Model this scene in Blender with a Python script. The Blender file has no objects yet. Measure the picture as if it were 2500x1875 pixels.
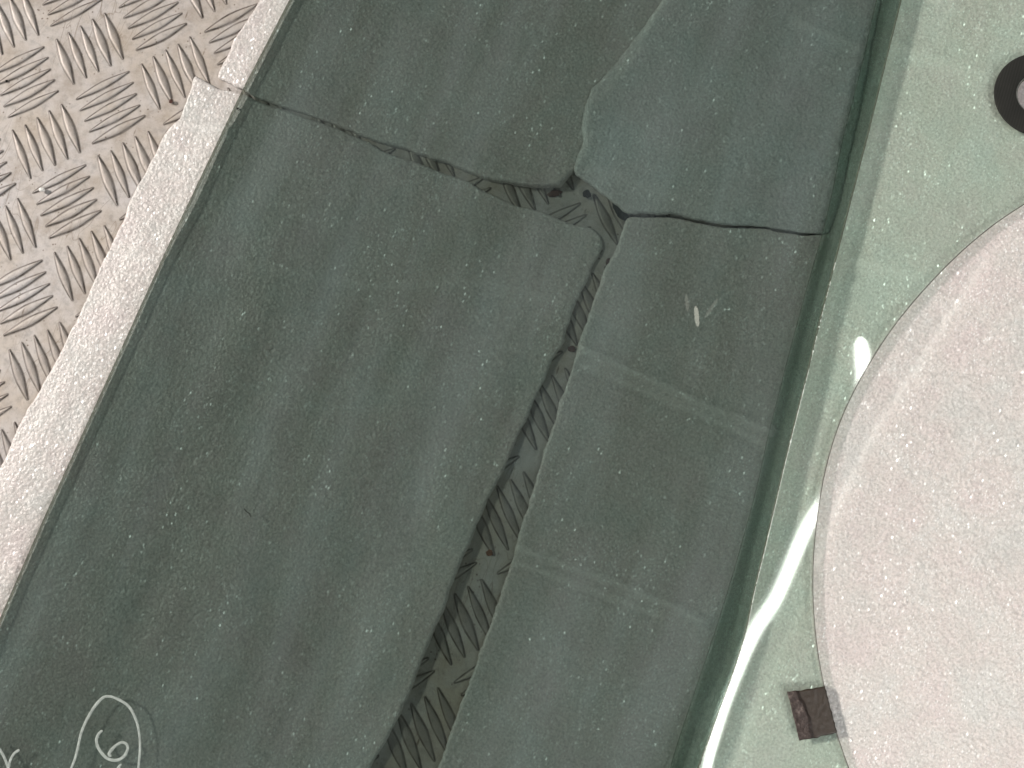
import bpy, bmesh, math, random
import numpy as np
from mathutils import Vector, Matrix
from mathutils.geometry import delaunay_2d_cdt
from mathutils import noise as mn

random.seed(7)
sc = bpy.context.scene
C = sc.collection

# ------------------------------------------------------------------ camera
F_PX, W_PX, H_PX = 2400.0, 2500.0, 1875.0
P = [-0.1269, 0.0868, 0.3091, -4.4997, -3.5690, 10.4705]     # pose of the plate's lattice
ASP, SHR, S = 1.0959, -0.0665, 0.046                         # lattice aspect, shear, pitch (m)


def rodr(w):
    w = np.array(w, float); t = np.linalg.norm(w); k = w / t
    K = np.array([[0, -k[2], k[1]], [k[2], 0, -k[0]], [-k[1], k[0], 0]])
    return np.eye(3) + np.sin(t) * K + (1 - np.cos(t)) * K @ K


FL = np.diag([1.0, -1.0, -1.0])
RW = FL @ rodr(P[:3]) @ FL                 # world -> camera axes
TW = FL @ (np.array(P[3:6]) * S)
CAM0 = -RW.T @ TW
ORG = np.array([CAM0[0], CAM0[1], 0.0])
CAM = CAM0 - ORG                           # world origin right under the lens

cd = bpy.data.cameras.new('camera'); cam = bpy.data.objects.new('camera', cd); C.objects.link(cam)
M = Matrix.Identity(4)
for r in range(3):
    for c in range(3):
        M[r][c] = RW.T[r][c]
    M[r][3] = CAM[r]
cam.matrix_world = M
cd.sensor_width = 36.0; cd.lens = 36.0 * F_PX / W_PX
cd.clip_start = 0.01; cd.clip_end = 50
sc.camera = cam


def ray(px, py):
    d = np.array([(px - W_PX / 2) / F_PX, -(py - H_PX / 2) / F_PX, -1.0])
    d = RW.T @ d
    return d / np.linalg.norm(d)


def at(px, py, z=0.0):
    d = ray(px, py); t = (z - CAM[2]) / d[2]
    return CAM + d * t


def to_px(p):
    q = RW @ (np.array(p, float) - CAM)
    return (W_PX / 2 + F_PX * q[0] / -q[2], H_PX / 2 - F_PX * q[1] / -q[2])


def lat(i, j):
    x = i + j * ASP * SHR; y = j * ASP
    return np.array([x * S - ORG[0], -y * S - ORG[1]])


IMX = at(1350, 937)[:2] - at(1250, 937)[:2]; IMX /= np.linalg.norm(IMX)      # image right on the floor
IMY = np.array([IMX[1], -IMX[0]])                                           # image down on the floor

# ------------------------------------------------------------------ world + lights
world = bpy.data.worlds.new('World'); sc.world = world; world.use_nodes = True
bg = world.node_tree.nodes['Background']
bg.inputs['Strength'].default_value = 1.0
# the workshop overhead: dim grey with soft lighter lengthwise bays that show as sheen on the glass
wn = world.node_tree; wl = wn.links.new
tcw = wn.nodes.new('ShaderNodeTexCoord'); sxyz = wn.nodes.new('ShaderNodeSeparateXYZ'); wl(tcw.outputs['Generated'], sxyz.inputs[0])
zz = wn.nodes.new('ShaderNodeMath'); zz.operation = 'MAXIMUM'; zz.inputs[1].default_value = 0.12; wl(sxyz.outputs[2], zz.inputs[0])
dx = wn.nodes.new('ShaderNodeMath'); dx.operation = 'DIVIDE'; wl(sxyz.outputs[0], dx.inputs[0]); wl(zz.outputs[0], dx.inputs[1])
dy = wn.nodes.new('ShaderNodeMath'); dy.operation = 'DIVIDE'; wl(sxyz.outputs[1], dy.inputs[0]); wl(zz.outputs[0], dy.inputs[1])
cb = wn.nodes.new('ShaderNodeCombineXYZ'); wl(dx.outputs[0], cb.inputs[0]); wl(dy.outputs[0], cb.inputs[1])
mpw = wn.nodes.new('ShaderNodeMapping'); mpw.vector_type = 'TEXTURE'
mpw.inputs['Rotation'].default_value = (0, 0, math.atan2(IMX[1], IMX[0]) + math.radians(-20))
mpw.inputs['Scale'].default_value = (0.075, 0.5, 1.0); wl(cb.outputs[0], mpw.inputs['Vector'])
nzw = wn.nodes.new('ShaderNodeTexNoise'); nzw.inputs['Scale'].default_value = 1.0; nzw.inputs['Detail'].default_value = 4.0; nzw.inputs['Roughness'].default_value = 0.55
wl(mpw.outputs[0], nzw.inputs['Vector'])
rw = wn.nodes.new('ShaderNodeValToRGB'); rw.color_ramp.elements[0].position = 0.44; rw.color_ramp.elements[0].color = (0.02, 0.021, 0.023, 1)
rw.color_ramp.elements[1].position = 0.66; rw.color_ramp.elements[1].color = (0.50, 0.565, 0.60, 1); wl(nzw.outputs['Fac'], rw.inputs['Fac'])
wl(rw.outputs['Color'], bg.inputs['Color'])

sun_d = bpy.data.lights.new('low_sun', 'SUN'); sun_d.energy = 4.6; sun_d.angle = math.radians(5.5)
sun_d.color = (1.0, 0.93, 0.86)
sun = bpy.data.objects.new('low_sun', sun_d); C.objects.link(sun)
EL = math.radians(29)
hd = IMX * 0.935 + IMY * 0.35; hd /= np.linalg.norm(hd)
dirv = Vector((hd[0] * math.cos(EL), hd[1] * math.cos(EL), -math.sin(EL)))
sun.rotation_euler = dirv.to_track_quat('-Z', 'Y').to_euler()


def area(name, offx, offy, h, sx, sy, energy, col, aim=(0, 0)):
    d = bpy.data.lights.new(name, 'AREA'); d.shape = 'RECTANGLE'; d.size = sx; d.size_y = sy
    d.energy = energy; d.color = col
    o = bpy.data.objects.new(name, d); C.objects.link(o)
    p = IMX * offx + IMY * offy
    o.location = (p[0], p[1], h)
    a = IMX * aim[0] + IMY * aim[1]
    o.rotation_euler = (Vector((a[0], a[1], 0)) - o.location).to_track_quat('-Z', 'Y').to_euler()
    return o


area('right_fill_light', 0.92, 0.86, 1.1, 0.6, 0.5, 14.5, (1.0, 0.97, 0.93), (0.1, 0.1))  # soft area lamp added out of view to brighten the right side

sc.view_settings.view_transform = 'Standard'; sc.view_settings.look = 'None'
sc.view_settings.exposure = -0.08; sc.view_settings.gamma = 1.0; sc.view_settings.use_curve_mapping = False
sc.cycles.transparent_max_bounces = 24
sc.cycles.sample_clamp_indirect = 6.0

# ------------------------------------------------------------------ material helpers


def mat(name):
    m = bpy.data.materials.new(name); m.use_nodes = True
    nt = m.node_tree; nt.nodes.clear()
    out = nt.nodes.new('ShaderNodeOutputMaterial')
    return m, nt, out


def N(nt, t, **kw):
    n = nt.nodes.new('ShaderNode' + t)
    for k, v in kw.items():
        if k.startswith('_'):
            setattr(n, k[1:], v)
        else:
            n.inputs[k].default_value = v
    return n


def L(nt, a, b):
    nt.links.new(a, b)


def obj_coord(nt):
    return nt.nodes.new('ShaderNodeTexCoord').outputs['Object']


def ramp(nt, src, stops):
    r = nt.nodes.new('ShaderNodeValToRGB')
    e = r.color_ramp.elements
    while len(e) < len(stops):
        e.new(0.5)
    for q, (p, c) in zip(e, stops):
        q.position = p; q.color = (c[0], c[1], c[2], 1) if not isinstance(c, (int, float)) else (c, c, c, 1)
    L(nt, src, r.inputs['Fac'])
    return r.outputs['Color']


def mixc(nt, fac, a, b, mode='MIX'):
    m = nt.nodes.new('ShaderNodeMix'); m.data_type = 'RGBA'; m.blend_type = mode
    for k, v in ((0, fac), (6, a), (7, b)):
        if hasattr(v, 'is_output'):
            L(nt, v, m.inputs[k])
        elif k == 0:
            m.inputs[0].default_value = v
        else:
            m.inputs[k].default_value = (v[0], v[1], v[2], 1)
    return m.outputs[2]


def foam_material(name, tint=(0.765, 0.71, 0.685), rough=0.32, scale=1.0):
    m, nt, out = mat(name)
    co = obj_coord(nt)
    b = N(nt, 'BsdfPrincipled', Roughness=rough)
    b.inputs['IOR'].default_value = 1.5
    n1 = N(nt, 'TexNoise', Scale=900 * scale, Detail=3.0, Roughness=0.65); L(nt, co, n1.inputs['Vector'])
    n2 = N(nt, 'TexVoronoi', Scale=620 * scale); n2.feature = 'SMOOTH_F1'; L(nt, co, n2.inputs['Vector'])
    n3 = N(nt, 'TexNoise', Scale=38.0, Detail=3.0, Roughness=0.6); L(nt, co, n3.inputs['Vector'])
    n4 = N(nt, 'TexNoise', Scale=26.0, Detail=4.0, Roughness=0.7); L(nt, co, n4.inputs['Vector'])
    cell = ramp(nt, n2.outputs['Distance'], [(0.0, 1.0), (0.5, 0.88)])
    fine = ramp(nt, n1.outputs['Fac'], [(0.36, 0.76), (0.60, 1.0)])
    base = mixc(nt, 1.0, tint, fine, 'MULTIPLY')
    base = mixc(nt, 0.9, base, cell, 'MULTIPLY')
    hue = ramp(nt, n4.outputs['Fac'], [(0.36, (0.95, 1.0, 0.985)), (0.5, (0.985, 0.985, 0.965)), (0.64, (1.0, 0.955, 0.955))])
    base = mixc(nt, 1.0, base, hue, 'MULTIPLY')
    cl = ramp(nt, n3.outputs['Fac'], [(0.3, 0.93), (0.7, 1.0)])
    base = mixc(nt, 1.0, base, cl, 'MULTIPLY')
    # scattered pale flecks: glints of bubble walls painted into the base colour
    mpf = N(nt, 'Mapping'); mpf.inputs['Rotation'].default_value = (0, 0, 0.9); mpf.inputs['Scale'].default_value = (1.0, 0.55, 1.0); L(nt, co, mpf.inputs['Vector'])
    fl = N(nt, 'TexVoronoi', Scale=1150.0, Randomness=1.0); L(nt, mpf.outputs[0], fl.inputs['Vector'])
    f1 = ramp(nt, fl.outputs['Distance'], [(0.16, 1.0), (0.40, 0.0)])
    sepc = nt.nodes.new('ShaderNodeSeparateColor'); L(nt, fl.outputs['Color'], sepc.inputs[0])
    f2 = ramp(nt, sepc.outputs[0], [(0.4, 0.0), (0.9, 1.0)])
    f3 = ramp(nt, n3.outputs['Fac'], [(0.35, 0.25), (0.6, 1.0)])
    fk = mixc(nt, 1.0, mixc(nt, 1.0, f1, f2, 'MULTIPLY'), f3, 'MULTIPLY')
    base = mixc(nt, fk, base, (0.92, 0.90, 0.88))
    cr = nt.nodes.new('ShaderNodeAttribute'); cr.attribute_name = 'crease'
    base = mixc(nt, cr.outputs['Fac'], base, (0.93, 0.90, 0.86))  # pressed creases paler; light on their ridges is painted into the colour too
    L(nt, base, b.inputs['Base Color'])
    add = N(nt, 'Math', _operation='ADD'); L(nt, n1.outputs['Fac'], add.inputs[0])
    mu = N(nt, 'Math', _operation='MULTIPLY'); L(nt, n2.outputs['Distance'], mu.inputs[0]); mu.inputs[1].default_value = -0.9
    L(nt, mu.outputs[0], add.inputs[1])
    bp = N(nt, 'Bump', Strength=0.8, Distance=0.00042); L(nt, add.outputs[0], bp.inputs['Height'])
    bp2 = N(nt, 'Bump', Strength=0.6, Distance=0.002); L(nt, n3.outputs['Fac'], bp2.inputs['Height'])
    L(nt, bp2.outputs[0], bp.inputs['Normal']); L(nt, bp.outputs[0], b.inputs['Normal'])
    # every bubble wall is a tiny facet with its own tilt: some of them glint
    gm = N(nt, 'VectorMath', _operation='MULTIPLY_ADD'); L(nt, fl.outputs['Color'], gm.inputs[0])
    gm.inputs[1].default_value = (1.7, 1.7, 0.0); gm.inputs[2].default_value = (-0.85, -0.85, 0.0)
    ge = nt.nodes.new('ShaderNodeNewGeometry'); ga = N(nt, 'VectorMath', _operation='ADD'); L(nt, gm.outputs[0], ga.inputs[0]); L(nt, ge.outputs['Normal'], ga.inputs[1])
    gn = N(nt, 'VectorMath', _operation='NORMALIZE'); L(nt, ga.outputs[0], gn.inputs[0])
    gg = N(nt, 'BsdfGlossy', Roughness=0.36, Color=(0.9, 0.97, 1.0, 1)); L(nt, gn.outputs[0], gg.inputs['Normal'])
    f4 = ramp(nt, fl.outputs['Distance'], [(0.24, 0.11), (0.6, 0.0)])
    f5 = ramp(nt, n3.outputs['Fac'], [(0.35, 0.35), (0.62, 1.0)])
    gmx = nt.nodes.new('ShaderNodeMixShader'); L(nt, mixc(nt, 1.0, f4, f5, 'MULTIPLY'), gmx.inputs[0]); L(nt, b.outputs[0], gmx.inputs[1]); L(nt, gg.outputs[0], gmx.inputs[2])
    L(nt, gmx.outputs[0], out.inputs['Surface'])
    return m


def glass_material(name, face_tint, rough=0.0, smudge=0.0):
    """one pane surface: tinted straight-through light plus a Fresnel mirror"""
    m, nt, out = mat(name)
    ge = nt.nodes.new('ShaderNodeNewGeometry')
    dot = N(nt, 'VectorMath', _operation='DOT_PRODUCT')
    L(nt, ge.outputs['Normal'], dot.inputs[0]); L(nt, ge.outputs['Incoming'], dot.inputs[1])
    ab = N(nt, 'Math', _operation='ABSOLUTE'); L(nt, dot.outputs['Value'], ab.inputs[0])
    om = N(nt, 'Math', _operation='SUBTRACT'); om.inputs[0].default_value = 1.0; L(nt, ab.outputs[0], om.inputs[1])
    pw = N(nt, 'Math', _operation='POWER'); L(nt, om.outputs[0], pw.inputs[0]); pw.inputs[1].default_value = 5.0
    ma = N(nt, 'Math', _operation='MULTIPLY_ADD'); L(nt, pw.outputs[0], ma.inputs[0])
    ma.inputs[1].default_value = 0.955; ma.inputs[2].default_value = 0.043
    tr = N(nt, 'BsdfTransparent', Color=(*face_tint, 1))
    gl = N(nt, 'BsdfGlossy', Roughness=rough, Color=(1, 1, 1, 1))
    mx = nt.nodes.new('ShaderNodeMixShader')
    L(nt, ma.outputs[0], mx.inputs[0]); L(nt, tr.outputs[0], mx.inputs[1]); L(nt, gl.outputs[0], mx.inputs[2])
    res = mx.outputs[0]
    if smudge > 0:                           # thin film of dust and wipe marks
        co = obj_coord(nt)
        mp = N(nt, 'Mapping'); mp.inputs['Rotation'].default_value = (0, 0, math.atan2(IMX[1], IMX[0]) + math.radians(66))
        mp.inputs['Scale'].default_value = (9, 26, 9)
        L(nt, co, mp.inputs['Vector'])
        nz = N(nt, 'TexNoise', Scale=1.0, Detail=5.0, Roughness=0.6); L(nt, mp.outputs[0], nz.inputs['Vector'])
        fac = ramp(nt, nz.outputs['Fac'], [(0.42, 0.0), (0.75, smudge)])
        df = N(nt, 'BsdfDiffuse', Color=(0.62, 0.64, 0.64, 1))
        m2 = nt.nodes.new('ShaderNodeMixShader')
        L(nt, fac, m2.inputs[0]); L(nt, res, m2.inputs[1]); L(nt, df.outputs[0], m2.inputs[2]); res = m2.outputs[0]
    L(nt, res, out.inputs['Surface'])
    return m


def edge_material(name, col, opacity, rough=0.35):
    m, nt, out = mat(name)
    co = obj_coord(nt)
    nz = N(nt, 'TexNoise', Scale=260.0, Detail=3.0); L(nt, co, nz.inputs['Vector'])
    c = ramp(nt, nz.outputs['Fac'], [(0.35, tuple(x * 0.75 for x in col)), (0.65, col)])
    b = N(nt, 'BsdfPrincipled', Roughness=rough); L(nt, c, b.inputs['Base Color'])
    t = N(nt, 'BsdfTransparent', Color=(0.74, 0.78, 0.74, 1))
    mx = nt.nodes.new('ShaderNodeMixShader'); mx.inputs[0].default_value = opacity
    L(nt, t.outputs[0], mx.inputs[1]); L(nt, b.outputs[0], mx.inputs[2]); L(nt, mx.outputs[0], out.inputs['Surface'])
    return m


def simple(name, col, rough=0.5, noise=0.0, nscale=300, bump=0.0, metallic=0.0):
    m, nt, out = mat(name)
    b = N(nt, 'BsdfPrincipled', Roughness=rough, Metallic=metallic)
    b.inputs['Base Color'].default_value = (*col, 1)
    if noise > 0 or bump > 0:
        co = obj_coord(nt)
        nz = N(nt, 'TexNoise', Scale=nscale, Detail=4.0, Roughness=0.65); L(nt, co, nz.inputs['Vector'])
        c = ramp(nt, nz.outputs['Fac'], [(0.3, tuple(x * (1 - noise) for x in col)), (0.7, tuple(min(1, x * (1 + noise)) for x in col))])
        L(nt, c, b.inputs['Base Color'])
        if bump > 0:
            bp = N(nt, 'Bump', Strength=1.0, Distance=bump); L(nt, nz.outputs['Fac'], bp.inputs['Height'])
            L(nt, bp.outputs[0], b.inputs['Normal'])
    L(nt, b.outputs[0], out.inputs['Surface'])
    return m


def plate_material():
    m, nt, out = mat('tread_plate_metal')
    co = obj_coord(nt)
    b = N(nt, 'BsdfPrincipled', Roughness=0.55, Metallic=0.08)
    big = N(nt, 'TexNoise', Scale=22.0, Detail=4.0, Roughness=0.6); L(nt, co, big.inputs['Vector'])
    base = ramp(nt, big.outputs['Fac'], [(0.36, (0.49, 0.42, 0.355)), (0.5, (0.525, 0.475, 0.44)), (0.64, (0.535, 0.50, 0.49))])
    mid = N(nt, 'TexNoise', Scale=230.0, Detail=5.0, Roughness=0.7); L(nt, co, mid.inputs['Vector'])
    base = mixc(nt, 1.0, base, ramp(nt, mid.outputs['Fac'], [(0.32, 0.72), (0.5, 0.97), (0.7, 1.04)]), 'MULTIPLY')
    # dark grit specks gathered in patches
    spk = N(nt, 'TexVoronoi', Scale=330.0); L(nt, co, spk.inputs['Vector'])
    pat = N(nt, 'TexNoise', Scale=75.0, Detail=3.0); L(nt, co, pat.inputs['Vector'])
    s1 = ramp(nt, spk.outputs['Distance'], [(0.08, 1.0), (0.2, 0.0)])
    s2 = ramp(nt, pat.outputs['Fac'], [(0.47, 0.0), (0.6, 0.9)])
    base = mixc(nt, mixc(nt, 1.0, s1, s2, 'MULTIPLY'), base, (0.13, 0.09, 0.065))
    # scratches: thin warped lines in two directions
    nsc = N(nt, 'TexNoise', Scale=14.0, Detail=2.0); L(nt, co, nsc.inputs['Vector'])
    for ang, frq, th in ((0.5, 70, 0.0006), (2.1, 55, 0.0008), (1.3, 90, 0.0005)):
        mp = N(nt, 'Mapping'); mp.inputs['Rotation'].default_value = (0, 0, ang); mp.inputs['Scale'].default_value = (frq, frq * 0.22, frq)
        L(nt, co, mp.inputs['Vector'])
        q = N(nt, 'TexNoise', Scale=1.0, Detail=2.0, Distortion=0.6); L(nt, mp.outputs[0], q.inputs['Vector'])
        line = ramp(nt, q.outputs['Fac'], [(0.494, 0.0), (0.4995, 0.8), (0.505, 0.0)])
        gate = ramp(nt, nsc.outputs['Fac'], [(0.45, 0.0), (0.6, 1.0)])
        base = mixc(nt, mixc(nt, 1.0, line, gate, 'MULTIPLY'), base, (0.2, 0.15, 0.11))
    gr = N(nt, 'TexNoise', Scale=58.0, Detail=6.0, Roughness=0.72); L(nt, co, gr.inputs['Vector'])
    base = mixc(nt, ramp(nt, gr.outputs['Fac'], [(0.48, 0.0), (0.66, 0.55)]), base, (0.30, 0.235, 0.18))
    sv = N(nt, 'TexVoronoi', Scale=190.0, Randomness=1.0); mp3 = N(nt, 'Mapping'); mp3.inputs['Rotation'].default_value = (0, 0, 0.4); mp3.inputs['Scale'].default_value = (1.0, 0.22, 1.0)
    L(nt, co, mp3.inputs['Vector']); L(nt, mp3.outputs[0], sv.inputs['Vector'])
    base = mixc(nt, mixc(nt, 1.0, ramp(nt, sv.outputs['Distance'], [(0.05, 0.8), (0.11, 0.0)]), ramp(nt, gr.outputs['Fac'], [(0.46, 0.0), (0.56, 1.0)]), 'MULTIPLY'), base, (0.15, 0.11, 0.08))
    # packed dirt round the foot of every raised bar
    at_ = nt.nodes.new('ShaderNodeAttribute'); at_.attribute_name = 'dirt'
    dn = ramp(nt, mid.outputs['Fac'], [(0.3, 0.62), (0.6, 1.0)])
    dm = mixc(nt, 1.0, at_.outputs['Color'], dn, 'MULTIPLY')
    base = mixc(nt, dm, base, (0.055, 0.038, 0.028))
    wr = nt.nodes.new('ShaderNodeAttribute'); wr.attribute_name = 'wear'
    base = mixc(nt, mixc(nt, 1.0, wr.outputs['Color'], ramp(nt, mid.outputs['Fac'], [(0.35, 0.5), (0.6, 1.0)]), 'MULTIPLY'), base, (0.30, 0.265, 0.24))
    L(nt, mixc(nt, wr.outputs['Fac'], (0.06, 0.06, 0.06), (0.3, 0.3, 0.3)), b.inputs['Metallic'])
    L(nt, base, b.inputs['Base Color'])
    bp = N(nt, 'Bump', Strength=0.5, Distance=0.0004); L(nt, mid.outputs['Fac'], bp.inputs['Height'])
    L(nt, bp.outputs[0], b.inputs['Normal'])
    rr = ramp(nt, mid.outputs['Fac'], [(0.3, 0.62), (0.7, 0.42)]); L(nt, rr, b.inputs['Roughness'])
    L(nt, b.outputs[0], out.inputs['Surface'])
    return m


def new_obj(name, verts, faces, material, parent=None, smooth=True, mats=None, midx=None):
    me = bpy.data.meshes.new(name); me.from_pydata([tuple(map(float, v)) for v in verts], [], faces); me.update()
    o = bpy.data.objects.new(name, me); C.objects.link(o)
    for mm in (mats or [material]):
        me.materials.append(mm)
    if midx is not None:
        me.polygons.foreach_set('material_index', midx)
    if smooth:
        me.polygons.foreach_set('use_smooth', [True] * len(me.polygons))
    bm = bmesh.new(); bm.from_mesh(me); bmesh.ops.recalc_face_normals(bm, faces=bm.faces); bm.to_mesh(me); bm.free()
    if parent:
        o.parent = parent
    return o


def tag(o, label=None, cat=None, group=None, kind=None):
    for k, v in (('label', label), ('category', cat), ('group', group), ('kind', kind)):
        if v:
            o[k] = v
    return o


# ------------------------------------------------------------------ polygon helpers


def dense(poly, step, closed=True):
    out = []
    n = len(poly)
    for i in range(n if closed else n - 1):
        a = np.array(poly[i], float); b = np.array(poly[(i + 1) % n], float)
        k = max(1, int(np.linalg.norm(b - a) / step))
        for q in range(k):
            out.append(a + (b - a) * q / k)
    if not closed:
        out.append(np.array(poly[-1], float))
    return np.array(out)


def smooth_poly(pts, it=2):
    p = pts.copy()
    for _ in range(it):
        p = 0.5 * p + 0.25 * np.roll(p, 1, 0) + 0.25 * np.roll(p, -1, 0)
    return p


def dist_poly(q, poly, closed=True):
    a = poly; b = np.roll(poly, -1, 0)
    if not closed:
        a = poly[:-1]; b = poly[1:]
    ab = b - a; d2 = (ab ** 2).sum(1) + 1e-18
    out = np.empty(len(q))
    for i, p in enumerate(q):
        t = np.clip(((p - a) * ab).sum(1) / d2, 0, 1)
        out[i] = math.sqrt((((a + ab * t[:, None]) - p) ** 2).sum(1).min())
    return out


def inside(q, poly):
    x, y = q[:, 0], q[:, 1]; r = np.zeros(len(q), bool)
    n = len(poly)
    for i in range(n):
        x1, y1 = poly[i]; x2, y2 = poly[(i + 1) % n]
        if y1 == y2:
            continue
        c = ((y1 > y) != (y2 > y)) & (x < (x2 - x1) * (y - y1) / (y2 - y1) + x1)
        r ^= c
    return r


# ------------------------------------------------------------------ floor : embossed tread plate
A_ = lat(1, 0) - lat(0, 0); B_ = lat(0, 1) - lat(0, 0)
U_ = (A_ + B_) / 2; V_ = (A_ - B_) / 2
crack_px = [(590, 225), (900, 345), (1200, 470), (1440, 520), (1500, 600), (1380, 860), (1280, 1120), (1180, 1400), (1080, 1650), (950, 1900), (880, 2100)]
crack_w = np.array([at(*p)[:2] for p in crack_px])
verts = []; faces = []; dirt = []; wear = []
G = 1.6
verts += [(-G, -G, 0), (G, -G, 0), (G, G, 0), (-G, G, 0)]; faces.append((0, 1, 2, 3)); dirt += [0] * 4; wear += [0] * 4
NS = 13
RINGS = [(1.42, 0.00003, 0.0), (1.24, 0.00005, 1.0), (1.02, 0.00010, 1.0), (0.90, 0.00020, 0.9), (0.76, 0.00040, 0.08), (0.42, 0.00050, 0.0)]
HB = 0.00052


def add_bar(c, vec, side, hw, vert_bar):
    """one raised lens-shaped bar: c centre, vec full length vector, hw half width"""
    ln = np.linalg.norm(vec); e = vec / ln; s = np.array([-e[1], e[0]])
    ln *= random.uniform(0.96, 1.04); hw *= random.uniform(0.9, 1.08)
    ss = np.cos(np.linspace(math.pi, 0, NS))
    outline = [(q * ln / 2, hw * (1 - abs(q) ** 1.5)) for q in ss] + [(q * ln / 2, -hw * (1 - abs(q) ** 1.5)) for q in ss[::-1][1:-1]]
    n = len(outline); base = len(verts)
    jit = random.uniform(0, 100)
    for k, (sc_, z, d) in enumerate(RINGS):
        for (a, b) in outline:
            off = (sc_ - 1) * hw
            sgn = 1 if b > 0 else (-1 if b < 0 else 0)
            # widen / narrow across, and slightly along
            bb = b * min(sc_, 1.0) + (sgn * max(0, off) * 0.9)
            aa = a * (1 + off / (ln * 0.5) * 0.8)
            w = 0.06 * hw * mn.noise(Vector((aa * 900, bb * 900, jit)))
            p = c + e * aa + s * (bb + w)
            nzv = mn.noise(Vector((aa * 700, bb * 700, jit + 5)))
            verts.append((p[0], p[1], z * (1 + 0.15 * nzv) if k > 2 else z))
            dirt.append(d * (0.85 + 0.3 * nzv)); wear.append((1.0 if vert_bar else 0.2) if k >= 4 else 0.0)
    for k in range(len(RINGS) - 1):
        for i in range(n):
            faces.append((base + k * n + i, base + k * n + (i + 1) % n, base + (k + 1) * n + (i + 1) % n, base + (k + 1) * n + i))
    kk = base + (len(RINGS) - 1) * n
    cen = len(verts); verts.append((c[0], c[1], HB)); dirt.append(0); wear.append(1.0 if vert_bar else 0.2)
    for i in range(n):
        faces.append((kk + i, kk + (i + 1) % n, cen))


for i2 in range(-10, 26):
    for j2 in range(-10, 26):
        if (i2 + j2) % 2:
            continue
        isV = (i2 % 2 == 0)
        i, j = i2 / 2, j2 / 2
        c = lat(i, j)
        px, py = to_px((c[0], c[1], 0))
        near_left = (px < 720 - 0.47 * py + 190) and px > -700 and -500 < py < 2100
        dc = dist_poly(np.array([c]), crack_w, False)[0]
        if not (near_left or dc < 0.045):
            continue
        for k in range(-2, 3):
            if isV:
                add_bar(c + V_ * 0.19 * k, U_ * 0.80 + V_ * 0.02, None, np.linalg.norm(V_) * 0.056, True)
            else:
                add_bar(c + U_ * 0.186 * k, V_ * 0.80, None, np.linalg.norm(U_) * 0.061, False)
plate = new_obj('floor', verts, faces, plate_material())
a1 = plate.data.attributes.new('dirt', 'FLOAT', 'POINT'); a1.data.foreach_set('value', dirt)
a2 = plate.data.attributes.new('wear', 'FLOAT', 'POINT'); a2.data.foreach_set('value', wear)
tag(plate, 'aluminium tread plate with five-bar pattern under the foam and glass', None, None, 'structure')

# ------------------------------------------------------------------ how the two panes lie
Z_MINT = 0.0027; T_GL = 0.0026
# tilt plane of the smoked pane: low on the foam at its left, lying on the clear pane at its right
lc = at(409, 600)[:2]; ll = at(101, 1275)[:2] - lc; ll /= np.linalg.norm(ll)
rc = at(2210, -40)[:2]
ax = np.array([ll[1], -ll[0]]); ax *= np.sign(np.dot(ax, rc - lc)); alen = float(np.dot(rc - lc, ax))
ZL, ZR = 0.0027, Z_MINT + T_GL + 0.0002


def dark_z(p, top=0.0):
    return ZL + (ZR - ZL) * (np.dot(np.array(p[:2]) - lc, ax) / alen) + top


# ------------------------------------------------------------------ foam sheets
foam_mat = foam_material('white_foam'); flap_mat = foam_material('bluish_foam', (0.82, 0.795, 0.795))


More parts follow.
